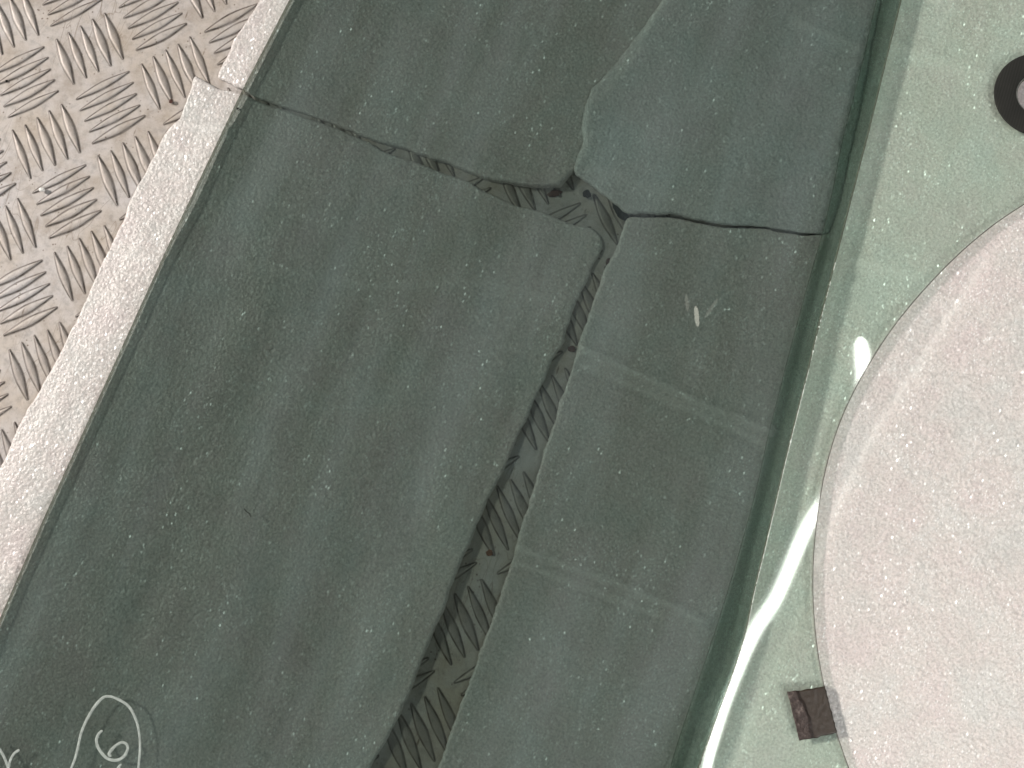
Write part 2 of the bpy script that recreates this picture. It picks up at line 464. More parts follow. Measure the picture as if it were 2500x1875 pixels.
def foam(name, px_poly, thick, z0, fh, label, wob=0.0007, edge_r=0.0022, grid=0.0019, edge_step=0.0011, emin=lambda x, y: 0.55, fmat=None, creases=()):
    """soft sheet: outline traced at its own height, puffy rounded edge, waves from fh(x, y, px, py)"""
    zt = z0 + thick
    poly = np.array([at(x, y, zt * 0.9)[:2] for x, y in px_poly])
    pd = smooth_poly(dense(poly, edge_step), 2)
    nrm = np.roll(pd, -1, 0) - np.roll(pd, 1, 0); nrm /= np.linalg.norm(nrm, axis=1)[:, None] + 1e-12
    nrm = np.stack([nrm[:, 1], -nrm[:, 0]], 1)
    w = np.array([mn.noise(Vector((p[0] * 120, p[1] * 120, z0 * 1000))) + 0.5 * mn.noise(Vector((p[0] * 420, p[1] * 420, 3))) + 0.35 * mn.noise(Vector((p[0] * 1100, p[1] * 1100, 7))) for p in pd])
    pd = pd + nrm * (w * wob)[:, None]
    lo = pd.min(0); hi = pd.max(0)
    gx = np.arange(lo[0], hi[0], grid); gy = np.arange(lo[1], hi[1], grid)
    q = np.array([(x + random.uniform(-.3, .3) * grid, y + random.uniform(-.3, .3) * grid) for x in gx for y in gy])
    q = q[inside(q, pd)]
    d = dist_poly(q, pd)
    q = q[d > grid * 0.75]
    # extra rows just inside the edge for the rounding
    area_ = 0.5 * np.sum(pd[:, 0] * np.roll(pd[:, 1], -1) - np.roll(pd[:, 0], -1) * pd[:, 1])
    inn = -nrm if area_ > 0 else nrm
    rows = []
    for o_ in (0.0005, 0.0013):
        r_ = pd + inn * o_
        r_ = r_[inside(r_, pd)]
        r_ = r_[dist_poly(r_, pd) > o_ * 0.8]
        rows.append(r_)
    pts = np.vstack([pd] + rows + [q])
    n = len(pd)
    res = delaunay_2d_cdt([Vector(p) for p in pts], [(i, (i + 1) % n) for i in range(n)], [], 1, 1e-7)
    v2 = np.array([tuple(v) for v in res[0]]); tri = [tuple(f) for f in res[2]]
    dd = dist_poly(v2, pd)
    vs = []
    for p, di in zip(v2, dd):
        X = at_px(p, zt)
        t = min(1.0, di / (edge_r(X[0], X[1]) if callable(edge_r) else edge_r))
        prof = math.sqrt(max(0.0, 1 - (1 - t) ** 2))
        z = zt + fh(p[0], p[1], X[0], X[1])
        em = emin(X[0], X[1])
        z = z0 + (z - z0) * (em + (1 - em) * prof)
        if X[0] > 700 - 0.47 * X[1]:                       # the foam is pressed flat by the glass lying on it
            z = min(z, dark_z(p) - 0.00025)
        if X[0] > 2135 - 0.23 * X[1]:
            z = min(z, Z_MINT - 0.0002)
        if name == 'foam_sheet' and zt < 0.003 and X[0] > 1990 - 0.2 * (X[1] - 560) and X[0] < 2120 - 0.2 * (X[1] - 560) and X[1] < 600:
            z = min(z, 0.0019)
        vs.append((p[0], p[1], z))
    # side skirt from boundary edges
    cnt = {}
    for f in tri:
        for a, b in ((f[0], f[1]), (f[1], f[2]), (f[2], f[0])):
            cnt[(a, b)] = cnt.get((a, b), 0) + 1
    bedges = [(a, b) for (a, b) in cnt if (b, a) not in cnt]
    vs = list(vs); low = {}
    for a, b in bedges:
        for k in (a, b):
            if k not in low:
                low[k] = len(vs); vs.append((vs[k][0], vs[k][1], z0 + 0.00002))
    fs = list(tri)
    for a, b in bedges:
        fs.append((a, low[a], low[b], b))
    o = new_obj(name, vs, fs, fmat or foam_mat)
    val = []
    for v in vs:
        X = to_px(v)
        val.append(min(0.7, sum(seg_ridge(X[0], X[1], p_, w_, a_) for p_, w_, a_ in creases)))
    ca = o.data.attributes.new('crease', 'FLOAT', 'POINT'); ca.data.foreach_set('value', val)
    return tag(o, label, 'foam sheet', 'white foam sheets laid on the tread plate')


def at_px(p, z):
    return to_px((p[0], p[1], z))


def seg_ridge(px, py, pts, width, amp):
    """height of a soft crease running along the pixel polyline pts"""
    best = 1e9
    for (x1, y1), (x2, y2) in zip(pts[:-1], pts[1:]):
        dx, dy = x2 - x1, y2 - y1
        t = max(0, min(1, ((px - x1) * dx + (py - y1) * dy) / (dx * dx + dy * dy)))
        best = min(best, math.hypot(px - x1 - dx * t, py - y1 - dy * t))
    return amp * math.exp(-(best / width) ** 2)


def wavy(x, y, sx=1.0, amp=0.0003, seed=0.0):
    amp *= 1.7
    # long swells that run down the picture
    u = (x * IMX[0] + y * IMX[1]); v = (x * IMY[0] + y * IMY[1])
    a = u * 0.92 + v * 0.38; b = -u * 0.38 + v * 0.92
    return amp * (mn.noise(Vector((a * 24 * sx, b * 5 * sx, seed))) * 1.5 + 0.5 * mn.noise(Vector((a * 60 * sx, b * 22 * sx, seed + 9))))


def hA(x, y, px, py):
    z = wavy(x, y, 1.1, 0.0003, 3)
    k = max(0.0, min(1.0, (px - 760) / 420.0))       # the lower edge lifts off the plate towards the corner
    z += k * seg_ridge(px, py, [(752, 310), (892, 362), (1106, 433), (1236, 474), (1320, 484), (1392, 474)], 60, 0.0026)
    return z


def hB(x, y, px, py):
    z = wavy(x, y, 1.0, 0.0008, 11)
    z += seg_ridge(px, py, [(385, 300), (560, 315)], 12, 0.0005)
    z += seg_ridge(px, py, [(250, 620), (420, 640)], 9, 0.0004)
    z += seg_ridge(px, py, [(560, 640), (900, 700), (1200, 690), (1380, 740)], 14, 0.0003)
    # right side curls up a little towards the gap
    z += seg_ridge(px, py, [(1500, 655), (1362, 955), (1257, 1180), (1160, 1395), (1042, 1705), (900, 1995)], 58, 0.0006 + 0.0016 * max(0.0, min(1.0, (py - 700) / 700.0)))
    return z


def hC(x, y, px, py):
    z = wavy(x, y, 1.0, 0.0003, 31)
    z += 0.0014 * max(0.0, min(1.0, (2040 - 0.2 * py - px) / 200.0))
    z += seg_ridge(px, py, [(1640, -60), (1618, 0), (1553, 123), (1473, 231)], 13, 0.0008)
    z += seg_ridge(px, py, [(1951, 54), (2085, 112), (2240, 170), (2420, 215)], 14, 0.0007)
    z += seg_ridge(px, py, [(2180, 90), (2420, 195)], 10, 0.0006)
    z += seg_ridge(px, py, [(1435, 425), (1600, 440)], 40, -0.0003)
    z += seg_ridge(px, py, [(2190, 240), (2300, 300), (2480, 420)], 40, 0.0005)
    return z


def hD(x, y, px, py):
    z = wavy(x, y, 1.0, 0.0003, 47)
    for pts, w, a in (([(1425, 853), (1640, 950), (1760, 1005), (1880, 1052)], 11, 0.0017),
                      ([(1412, 893), (1640, 985), (1760, 1035), (1850, 1080)], 12, -0.0013),
                      ([(1255, 1333), (1480, 1415), (1640, 1478), (1720, 1520)], 11, 0.0017),
                      ([(1245, 1368), (1460, 1448), (1605, 1503)], 12, -0.0013),
                      ([(2070, 633), (2160, 655), (2260, 676)], 10, 0.0007),
                      ([(2400, 640), (2250, 880), (2130, 1060), (2040, 1240), (1995, 1375)], 20, -0.0003),
                      ([(2420, 640), (2290, 880), (2170, 1060), (2075, 1240), (2030, 1375)], 24, 0.00018),
                      ([(1960, 1480), (1880, 1650), (1800, 1850)], 22, -0.0003),
                      ([(1920, 1480), (1840, 1650), (1760, 1850)], 22, 0.0002),
                      ([(2500, 1560), (2380, 1600), (2250, 1700)], 70, 0.0003)):
        z += seg_ridge(px, py, pts, w, a)
    return z


A_PX = [(760, -280), (690, -120), (626, 14), (594, 62), (572, 93), (556, 130), (539, 163), (529, 188), (545, 196), (559, 201), (574, 212), (590, 217),
        (625, 237), (660, 250), (700, 262), (808, 300), (902, 338), (953, 353), (1025, 376), (1116, 409), (1188, 436), (1242, 450),
        (1315, 457), (1369, 457), (1387, 434), (1398, 420), (1470, 380), (1560, 300), (1700, 0), (1800, -280)]
B_PX = [(474, 183), (466, 202), (452, 253), (438, 289), (398, 325), (376, 376), (325, 466), (297, 540), (271, 600), (231, 681), (188, 775),
        (145, 862), (98, 952), (51, 1024), (22, 1093), (5, 1130), (-60, 1260), (-150, 1420), (-300, 1800), (-330, 2150), (790, 2150),
        (850, 1990), (908, 1868), (956, 1785), (1003, 1684), (1028, 1622), (1060, 1543), (1086, 1478), (1122, 1380), (1143, 1336), (1161, 1283),
        (1176, 1258), (1187, 1225), (1198, 1208), (1217, 1171), (1235, 1133), (1258, 1081), (1275, 1039), (1299, 989), (1322, 940), (1349, 879),
        (1374, 836), (1385, 797), (1403, 752), (1426, 698), (1440, 663), (1460, 626), (1471, 595), (1467, 579), (1445, 557), (1398, 546),
        (1344, 524), (1315, 514), (1242, 495), (1185, 470), (1152, 448), (1109, 430), (1025, 401), (931, 369), (902, 348), (808, 308),
        (700, 270), (660, 258), (625, 245), (590, 227), (560, 219), (530, 214), (505, 200)]
D_PX = [(1528, 531), (1540, 529), (1589, 529), (1636, 527), (1698, 542), (1770, 553), (1861, 556), (1915, 567), (1969, 576), (2000, 570), (2030, 430), (2080, 190), (2130, -60), (2170, -280),
        (2800, -280), (2800, 2150), (985, 2150), (1030, 2000), (1071, 1868), (1086, 1832), (1111, 1756), (1140, 1684), (1162, 1622), (1167, 1597), (1190, 1546),
        (1216, 1470), (1248, 1376), (1266, 1311), (1269, 1301), (1278, 1268), (1288, 1247), (1295, 1212), (1304, 1185), (1320, 1136), (1326, 1108),
        (1340, 1071), (1356, 1025), (1367, 985), (1379, 955), (1392, 917), (1403, 876), (1412, 840), (1426, 802), (1433, 784), (1449, 731),
        (1469, 674), (1492, 629), (1505, 602), (1512, 583), (1524, 550)]
C_PX = [(1760, -280), (1690, -140), (1615, 0), (1568, 69), (1503, 156), (1445, 217), (1427, 260), (1421, 300), (1424, 345), (1405, 392), (1398, 418), (1408, 429),
        (1445, 456), (1488, 485), (1513, 506), (1531, 521), (1589, 523), (1636, 521), (1698, 536), (1770, 547), (1861, 551), (1915, 560),
        (1969, 570), (2023, 569), (2042, 520), (2066, 420), (2112, 200), (2160, -50), (2205, -280)]
foam('foam_sheet', A_PX, 0.0019, 0.0002, hA, 'white foam sheet at the top left whose curved lower edge bounds the upper crack', edge_r=0.0012)
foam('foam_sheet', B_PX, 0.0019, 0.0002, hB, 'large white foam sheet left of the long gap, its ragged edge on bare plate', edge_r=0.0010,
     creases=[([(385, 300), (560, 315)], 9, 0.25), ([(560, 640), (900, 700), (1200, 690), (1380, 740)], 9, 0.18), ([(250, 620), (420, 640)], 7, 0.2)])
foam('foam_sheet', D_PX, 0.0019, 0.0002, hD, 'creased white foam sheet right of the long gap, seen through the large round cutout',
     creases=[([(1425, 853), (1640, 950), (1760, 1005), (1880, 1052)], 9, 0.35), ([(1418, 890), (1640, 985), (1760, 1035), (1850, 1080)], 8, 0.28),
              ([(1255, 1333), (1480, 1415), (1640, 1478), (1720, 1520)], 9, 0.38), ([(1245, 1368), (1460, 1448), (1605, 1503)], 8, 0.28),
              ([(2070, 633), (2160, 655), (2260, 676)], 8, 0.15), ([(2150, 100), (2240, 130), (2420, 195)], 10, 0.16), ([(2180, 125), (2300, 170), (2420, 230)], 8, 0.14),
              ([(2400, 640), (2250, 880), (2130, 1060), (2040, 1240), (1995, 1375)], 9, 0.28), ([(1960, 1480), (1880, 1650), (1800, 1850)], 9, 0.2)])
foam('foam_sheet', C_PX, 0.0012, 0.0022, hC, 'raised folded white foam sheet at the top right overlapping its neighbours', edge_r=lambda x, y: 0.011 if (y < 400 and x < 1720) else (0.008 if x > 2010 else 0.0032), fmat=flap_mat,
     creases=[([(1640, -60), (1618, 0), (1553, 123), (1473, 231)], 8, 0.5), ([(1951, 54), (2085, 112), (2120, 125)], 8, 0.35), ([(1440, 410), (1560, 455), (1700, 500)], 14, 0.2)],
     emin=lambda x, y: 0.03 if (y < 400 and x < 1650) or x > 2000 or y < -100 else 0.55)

# ------------------------------------------------------------------ glass panes
dark_face = glass_material('smoked_green_glass', (0.632, 0.676, 0.658), smudge=0.009)
mint_face = glass_material('clear_green_glass', (0.885, 0.936, 0.905), smudge=0.008)
dark_edge = edge_material('smoked_glass_edge', (0.26, 0.235, 0.155), 0.5)
dark_arris = edge_material('smoked_glass_arris', (0.035, 0.03, 0.022), 0.85)
mint_edge = edge_material('clear_glass_edge', (0.22, 0.19, 0.16), 0.16)
mint_arris = edge_material('clear_glass_arris', (0.10, 0.085, 0.07), 0.9)
white_edge = edge_material('frosted_arris', (0.9, 0.95, 0.9), 0.8, 0.5)

left_px = [(900, -300), (805, -190), (705, 0), (588, 224), (409, 600), (181, 1100), (101, 1275), (0, 1506), (-150, 1860), (-270, 2150)]
right_px = [(1590, 2190), (1640, 2060), (1707, 1875), (1747, 1763), (1787, 1655), (1823, 1543), (1845, 1434), (1866, 1351), (1884, 1275), (1917, 1134),
            (1942, 1033), (1975, 903), (2000, 798), (2025, 700), (2090, 447), (2125, 312), (2160, 168), (2202, 0), (2272, -300)]

def on_dark(px, py, top):
    z = 0.01
    for _ in range(6):
        p = at(px, py, z); z = dark_z(p, top)
    return at(px, py, z)


def pane(name, outer, holes, zf_top, thick, face, edge, wob=0.0, bev=0.00026):
    """outer / holes: world xy loops. Returns a closed slab with arrissed edges."""
    loops = [outer] + holes
    allp = []; edges = []; rng = []
    for lp in loops:
        s = len(allp); n = len(lp)
        allp += [Vector(p) for p in lp]; edges += [(s + i, s + (i + 1) % n) for i in range(n)]; rng.append((s, n))
    # inset loops for the arris
    ins = []
    for k, lp in enumerate(loops):
        t = np.roll(lp, -1, 0) - np.roll(lp, 1, 0); t /= np.linalg.norm(t, axis=1)[:, None]
        nr = np.stack([t[:, 1], -t[:, 0]], 1)
        ar = 0.5 * np.sum(lp[:, 0] * np.roll(lp[:, 1], -1) - np.roll(lp[:, 0], -1) * lp[:, 1])
        sgn = -1 if ar > 0 else 1          # towards polygon interior
        if k > 0:
            sgn = -sgn                     # away from the hole
        jit = np.array([1 + wob * mn.noise(Vector((p[0] * 700, p[1] * 700, 4))) for p in lp])
        ins.append(lp + nr * sgn * bev * jit[:, None])
    pts = []; ed = []
    for lp in ins:
        s = len(pts); n = len(lp); pts += [Vector(p) for p in lp]; ed += [(s + i, s + (i + 1) % n) for i in range(n)]
    res = delaunay_2d_cdt(pts, ed, [], 1, 1e-8)
    v2 = np.array([tuple(v) for v in res[0]])
    tri = []
    for f in res[2]:
        c = np.mean(v2[list(f)], 0)
        if any(inside(np.array([c]), hl)[0] for hl in ins[1:]):
            continue
        tri.append(tuple(f))
    nv = len(v2); vs = [(p[0], p[1], zf_top(p)) for p in v2] + [(p[0], p[1], zf_top(p) - thick) for p in v2]
    fs = list(tri) + [tuple(nv + i for i in f[::-1]) for f in tri]; mi = [0] * len(fs)
    for k, lp in enumerate(loops):
        n = len(lp); idx = []
        for p in ins[k]:
            idx.append(int(np.argmin(((v2 - p) ** 2).sum(1))))
        b0 = len(vs)
        for p in lp:
            vs.append((p[0], p[1], zf_top(p) - bev))
        b1 = len(vs)
        for p in lp:
            vs.append((p[0], p[1], zf_top(p) - thick + bev))
        for i in range(n):
            j = (i + 1) % n
            fs.append((idx[i], idx[j], b0 + j, b0 + i)); mi.append(3 if k == 0 else 2)
            fs.append((b0 + i, b0 + j, b1 + j, b1 + i)); mi.append(1)
            fs.append((b1 + i, b1 + j, nv + idx[j], nv + idx[i])); mi.append(1)
    me = bpy.data.meshes.new(name); me.from_pydata([tuple(map(float, v)) for v in vs], [], fs); me.update()
    for mm in (face, edge[0], edge[1], edge[-1]):
        me.materials.append(mm)
    me.polygons.foreach_set('material_index', mi)
    bm = bmesh.new(); bm.from_mesh(me); bmesh.ops.recalc_face_normals(bm, faces=bm.faces); bm.to_mesh(me); bm.free()
    o = bpy.data.objects.new(name, me); C.objects.link(o)
    return o


outer = np.array([on_dark(x, y, T_GL)[:2] for x, y in left_px + right_px])
outer = dense(outer, 0.004)
od = smooth_poly(outer, 3)
dark = pane('smoked_glass_pane', od, [], lambda p: dark_z(p, T_GL), T_GL, dark_face, (dark_edge, dark_arris), wob=0.3, bev=0.00028)
tag(dark, 'dark smoked green glass pane lying across the foam with a 6 marked in its corner', 'glass pane')

ZT = Z_MINT + T_GL
mint_left = [(2225, -300), (2140, 0), (2111, 136), (2090, 217), (2055, 353), (2038, 450), (2012, 560), (1968, 712), (1931, 850), (1881, 1044), (1845, 1206),
             (1800, 1370), (1748, 1540), (1700, 1680), (1650, 1830), (1560, 2150)]
mint_px = mint_left + [(2900, 2150), (2900, -300)]
mo = smooth_poly(dense(np.array([at(x, y, ZT)[:2] for x, y in mint_px]), 0.004), 3)
hole_px = [(2500, 497), (2264, 700), (2206, 765), (2148, 845), (2105, 921), (2076, 968), (2047, 1036), (2018, 1134), (2000, 1224), (1993, 1300),
           (1984, 1365), (1986, 1474), (1997, 1600), (2011, 1675), (2044, 1792), (2071, 1875)]
hw = np.array([at(x, y, ZT)[:2] for x, y in hole_px])
Amat = np.c_[2 * hw, np.ones(len(hw))]; sol = np.linalg.lstsq(Amat, (hw ** 2).sum(1), rcond=None)[0]
HC = sol[:2]; HR = math.sqrt(sol[2] + (HC ** 2).sum())
# the cutout follows the traced edge where it is seen and a circle beyond
th_seen = np.unwrap(np.arctan2(hw[:, 1] - HC[1], hw[:, 0] - HC[0])); rr_seen = np.linalg.norm(hw - HC, axis=1)
nh = 240; hole = []
lo_t, hi_t = th_seen.min(), th_seen.max(); od_ = np.argsort(th_seen)
for k in range(nh):
    t = lo_t + 2 * math.pi * k / nh
    if t <= hi_t:
        r_ = np.interp(t, th_seen[od_], rr_seen[od_])
    else:
        f_ = (t - hi_t) / (lo_t + 2 * math.pi - hi_t); r_ = rr_seen[od_[-1]] * (1 - f_) + rr_seen[od_[0]] * f_
    hole.append(HC + r_ * np.array([math.cos(t), math.sin(t)]))
hole = smooth_poly(np.array(hole), 10)
print('hole r', HR)
RC = at(2536, 231, ZT)[:2]
px_m = np.linalg.norm(at(2426, 231, ZT)[:2] - RC) / 110.0
hr = px_m * 51
small = np.array([RC + hr * np.array([math.cos(2 * math.pi * k / 72), math.sin(2 * math.pi * k / 72)]) for k in range(72)])
mint = pane('clear_glass_pane', mo, [hole, small], lambda p: ZT, T_GL, mint_face, (mint_edge, mint_arris, mint_face), wob=0.2, bev=0.00042)
tag(mint, 'pale green glass pane on the right with a large round cutout', 'glass pane')

# bright chipped arris along the smoked pane's right edge (irregular bits of fractured glass)
cv = []; cf = []
edge_line = dense(np.array([on_dark(x, y, T_GL)[:2] for x, y in right_px[2:-1]]), 0.0009, False)
for i, p in enumerate(edge_line[:-1]):
    _, py = to_px((p[0], p[1], 0.01))
    dens = 0.0 if py < 640 else (0.45 if py < 900 else (0.97 if py < 1560 else 0.5))
    if random.random() > dens:
        continue
    e = edge_line[i + 1] - p; e /= np.linalg.norm(e); s = np.array([-e[1], e[0]])
    r = random.uniform(0.00008, 0.00022) * (2.1 if random.random() < 0.10 else 1)
    zz = dark_z(p, T_GL)
    b0 = len(cv); k = 7; ln = random.uniform(0.0005, 0.0010)
    for a in range(k):
        an = 2 * math.pi * a / k; rr = r * random.uniform(0.7, 1.3)
        q = p + e * math.cos(an) * ln * 0.9 + s * math.sin(an) * rr
        cv.append((q[0], q[1], zz - 0.0001))
    for a in range(k):
        an = 2 * math.pi * a / k
        q = p + e * math.cos(an) * ln * 0.5 + s * math.sin(an) * r * 0.5
        cv.append((q[0], q[1], zz + random.uniform(0.00008, 0.00022)))
    for a in range(k):
        cf.append((b0 + a, b0 + (a + 1) % k, b0 + k + (a + 1) % k, b0 + k + a))
    cf.append(tuple(b0 + k + a for a in range(k)))
new_obj('chipped_edge', cv, cf, white_edge, dark, smooth=False)

# ------------------------------------------------------------------ marker writing on the smoked pane
ink = simple('pale_marker_ink', (0.52, 0.57, 0.53), 0.6, 0.25, 500)
nt = ink.node_tree; outn = [n for n in nt.nodes if n.type == 'OUTPUT_MATERIAL'][0]; pb = [n for n in nt.nodes if n.type == 'BSDF_PRINCIPLED'][0]
tr = N(nt, 'BsdfTransparent'); mx = nt.nodes.new('ShaderNodeMixShader'); mx.inputs[0].default_value = 0.62
L(nt, tr.outputs[0], mx.inputs[1]); L(nt, pb.outputs[0], mx.inputs[2]); L(nt, mx.outputs[0], outn.inputs['Surface'])


def catmull(pts, n=8):
    pts = [np.array(p, float) for p in pts]
    P_ = [2 * pts[0] - pts[1]] + pts + [2 * pts[-1] - pts[-2]]
    out = []
    for i in range(1, len(P_) - 2):
        for k in range(n):
            t = k / n
            a, b, c, d = P_[i - 1:i + 3]
            out.append(0.5 * ((2 * b) + (-a + c) * t + (2 * a - 5 * b + 4 * c - d) * t * t + (-a + 3 * b - 3 * c + d) * t ** 3))
    out.append(pts[-1])
    return out


def stroke(zoom_pts, widths):
    """zoom_pts on the marker detail; returns verts/faces of a low rounded bead lying on the glass"""
    px = [(x / 5.53, 1575 + y / 5.53) for x, y in zoom_pts]
    w3 = [(x, y, w) for (x, y), w in zip(px, widths)]
    cur = catmull(w3, 8)
    c3 = [(on_dark(q[0], q[1], T_GL), q[2] / 5.53 * px_m) for q in cur]
    vs, fs = [], []
    K = [(-1, 0.0), (-0.75, 0.6), (0, 1.0), (0.75, 0.6), (1, 0.0)]
    for i, (p, w) in enumerate(c3):
        a = c3[max(0, i - 1)][0]; b = c3[min(len(c3) - 1, i + 1)][0]
        t = (b - a)[:2]; t /= np.linalg.norm(t) + 1e-12; s = np.array([-t[1], t[0]])
        if i in (0, len(c3) - 1):
            w = w * 0.55
        ww = w * 0.47 * (1 + 0.12 * mn.noise(Vector((p[0] * 900, p[1] * 900, 1))))
        for k, h in K:
            q = p[:2] + s * k * ww
            vs.append((q[0], q[1], dark_z(q, T_GL) + 0.00003 + 0.00012 * h))
    for i in range(len(c3) - 1):
        for k in range(4):
            fs.append((i * 5 + k, i * 5 + k + 1, (i + 1) * 5 + k + 1, (i + 1) * 5 + k))
    return vs, fs


def strokes(name, lst):
    V, Fc = [], []
    for pts, w in lst:
        v, f = stroke(pts, w); o = len(V); V += v; Fc += [tuple(o + i for i in q) for q in f]
    return new_obj(name, V, Fc, ink, dark)


o = strokes('marker_loop', [([(860, 1950), (910, 1790), (965, 1655), (1010, 1540), (1050, 1390), (1095, 1190), (1170, 1010), (1270, 840), (1340, 755), (1400, 703), (1455, 692), (1520, 700),
                              (1640, 755), (1740, 830), (1810, 950), (1860, 1090), (1885, 1250), (1890, 1400), (1875, 1600), (1850, 1800), (1800, 2000)],
                             [36, 36, 38, 38, 38, 40, 42, 42, 42, 38, 34, 36, 38, 40, 38, 36, 34, 34, 34, 34, 32])])
o['label'] = 'tall handwritten loop in pale marker around the figure 6'
o = strokes('marker_digit', [([(1385, 1150), (1335, 1195), (1303, 1280), (1325, 1380), (1385, 1470), (1450, 1530), (1540, 1555), (1620, 1540), (1690, 1480), (1725, 1390),
                               (1700, 1330), (1640, 1315), (1570, 1350), (1510, 1410), (1462, 1480)],
                              [30, 42, 46, 44, 44, 42, 42, 42, 42, 40, 38, 36, 38, 46, 46]),
                             ([(1462, 1478), (1485, 1492), (1505, 1490)], [40, 36, 30])])
o['label'] = 'handwritten figure 6 in pale marker inside the loop'
o = strokes('marker_stroke', [([(-90, 1300), (-40, 1360), (10, 1430), (60, 1520), (105, 1640), (115, 1720)], [36, 38, 40, 40, 42, 40]),
                              ([(265, 1412), (200, 1455), (150, 1530), (120, 1630), (112, 1700)], [36, 36, 38, 40, 40])])
o['label'] = 'forked pale marker stroke shaped like a Y left of the loop'
o = strokes('marker_stroke', [([(1640, 1605), (1600, 1650), (1570, 1710), (1555, 1760)], [26, 38, 40, 40])])
o['label'] = 'short slanted pale marker stroke below the figure 6'

# ------------------------------------------------------------------ black ring round the drilled hole
ring_m, nt, out = mat('black_ribbed_ring')
co = obj_coord(nt)
mp = N(nt, 'Mapping'); mp.inputs['Rotation'].default_value = (0, 0, math.atan2(IMX[1], IMX[0]) - 0.3); mp.inputs['Scale'].default_value = (1, 1, 1)
L(nt, co, mp.inputs['Vector'])
wv = N(nt, 'TexWave', Scale=260.0, Distortion=0.3); L(nt, mp.outputs[0], wv.inputs['Vector'])
nz = N(nt, 'TexNoise', Scale=120.0, Detail=3.0); L(nt, co, nz.inputs['Vector'])
b = N(nt, 'BsdfPrincipled', Roughness=0.85)
c_ = ramp(nt, wv.outputs['Fac'], [(0.2, (0.006, 0.006, 0.004)), (0.8, (0.013, 0.013, 0.010))])
L(nt, mixc(nt, 1.0, c_, ramp(nt, nz.outputs['Fac'], [(0.35, 0.75), (0.65, 1.15)]), 'MULTIPLY'), b.inputs['Base Color'])
L(nt, b.outputs[0], out.inputs['Surface'])
ro, ri = px_m * 110, px_m * 55
vs, fs = [], []; nn = 96
prof = [(ri, 0.0), (ri + 0.0001, 0.0003), (ri + 0.0005, 0.0004), (ro - 0.0005, 0.0004), (ro - 0.0001, 0.0003), (ro, 0.0)]
for k in range(nn):
    a = 2 * math.pi * k / nn
    for r, z in prof:
        vs.append((RC[0] + r * math.cos(a), RC[1] + r * math.sin(a), ZT + 0.00004 + z))
m_ = len(prof)
for k in range(nn):
    for q in range(m_):
        fs.append((k * m_ + q, ((k + 1) % nn) * m_ + q, ((k + 1) % nn) * m_ + (q + 1) % m_, k * m_ + (q + 1) % m_))
ring = new_obj('rubber_ring', vs, fs, ring_m)
tag(ring, 'black rubber ring around the small drilled hole in the pale green glass', 'rubber ring')

# ------------------------------------------------------------------ brown tape folded over the cutout's edge
tape_m, nt, out = mat('brown_tape')
uv = nt.nodes.new('ShaderNodeAttribute'); uv.attribute_name = 'across'
co = obj_coord(nt)
nz = N(nt, 'TexNoise', Scale=420.0, Detail=5.0, Roughness=0.7); L(nt, co, nz.inputs['Vector'])
nb = N(nt, 'TexNoise', Scale=110.0, Detail=2.0); L(nt, co, nb.inputs['Vector'])
mm = N(nt, 'Math', _operation='MULTIPLY_ADD'); L(nt, nb.outputs['Fac'], mm.inputs[0]); mm.inputs[1].default_value = 0.28; L(nt, uv.outputs['Fac'], mm.inputs[2])
left_c = ramp(nt, nz.outputs['Fac'], [(0.3, (0.022, 0.013, 0.010)), (0.55, (0.060, 0.040, 0.034)), (0.72, (0.20, 0.16, 0.14))])
right_c = ramp(nt, nz.outputs['Fac'], [(0.35, (0.028, 0.019, 0.012)), (0.65, (0.042, 0.030, 0.021))])
band = ramp(nt, mm.outputs[0], [(0.46, 0.0), (0.52, 1.0)])
cc = mixc(nt, band, left_c, right_c)
dk = ramp(nt, mm.outputs[0], [(0.40, 0.0), (0.46, 0.9), (0.52, 0.9), (0.56, 0.0)])
cc = mixc(nt, dk, cc, (0.018, 0.009, 0.005))
b = N(nt, 'BsdfPrincipled', Roughness=0.4); L(nt, cc, b.inputs['Base Color'])
inv = ramp(nt, mm.outputs[0], [(0.44, 1.0), (0.52, 0.08)])
hh = N(nt, 'Math', _operation='MULTIPLY'); L(nt, nz.outputs['Fac'], hh.inputs[0]); L(nt, inv, hh.inputs[1])
bp = N(nt, 'Bump', Strength=1.0, Distance=0.0012); L(nt, hh.outputs[0], bp.inputs['Height']); L(nt, bp.outputs[0], b.inputs['Normal'])
L(nt, b.outputs[0], out.inputs['Surface'])
TL, TR, BR, BL = (1921, 1688), (2013, 1675), (2043, 1789), (1951, 1807)
NU, NV = 26, 26
vs, fs, acr = [], [], []
for i in range(NU + 1):
    u = i / NU
    for j in range(NV + 1):
        v = j / NV
        x = (TL[0] * (1 - u) + TR[0] * u) * (1 - v) + (BL[0] * (1 - u) + BR[0] * u) * v
        y = (TL[1] * (1 - u) + TR[1] * u) * (1 - v) + (BL[1] * (1 - u) + BR[1] * u) * v
        e = 1 if 0 < i < NU and 0 < j < NV else 1.6
        x += e * 1.2 * mn.noise(Vector((x * .09, y * .09, 1))); y += e * 1.4 * mn.noise(Vector((x * .09, y * .09, 9)))
        y += 4.0 * v * (1 - u) * math.sin(u * 3.0) + 3.0 * (1 - v) * math.sin(math.pi * u)*0.6
        p = at(x, y, ZT)
        lift = 0.00045 * max(0, 1 - u / 0.12) + 0.0002 * mn.noise(Vector((x * .12, y * .12, 4)))
        vs.append((p[0], p[1], ZT + 0.00028 + lift)); acr.append(u)
for i in range(NU):
    for j in range(NV):
        a = i * (NV + 1) + j
        fs.append((a, a + 1, a + NV + 2, a + NV + 1))
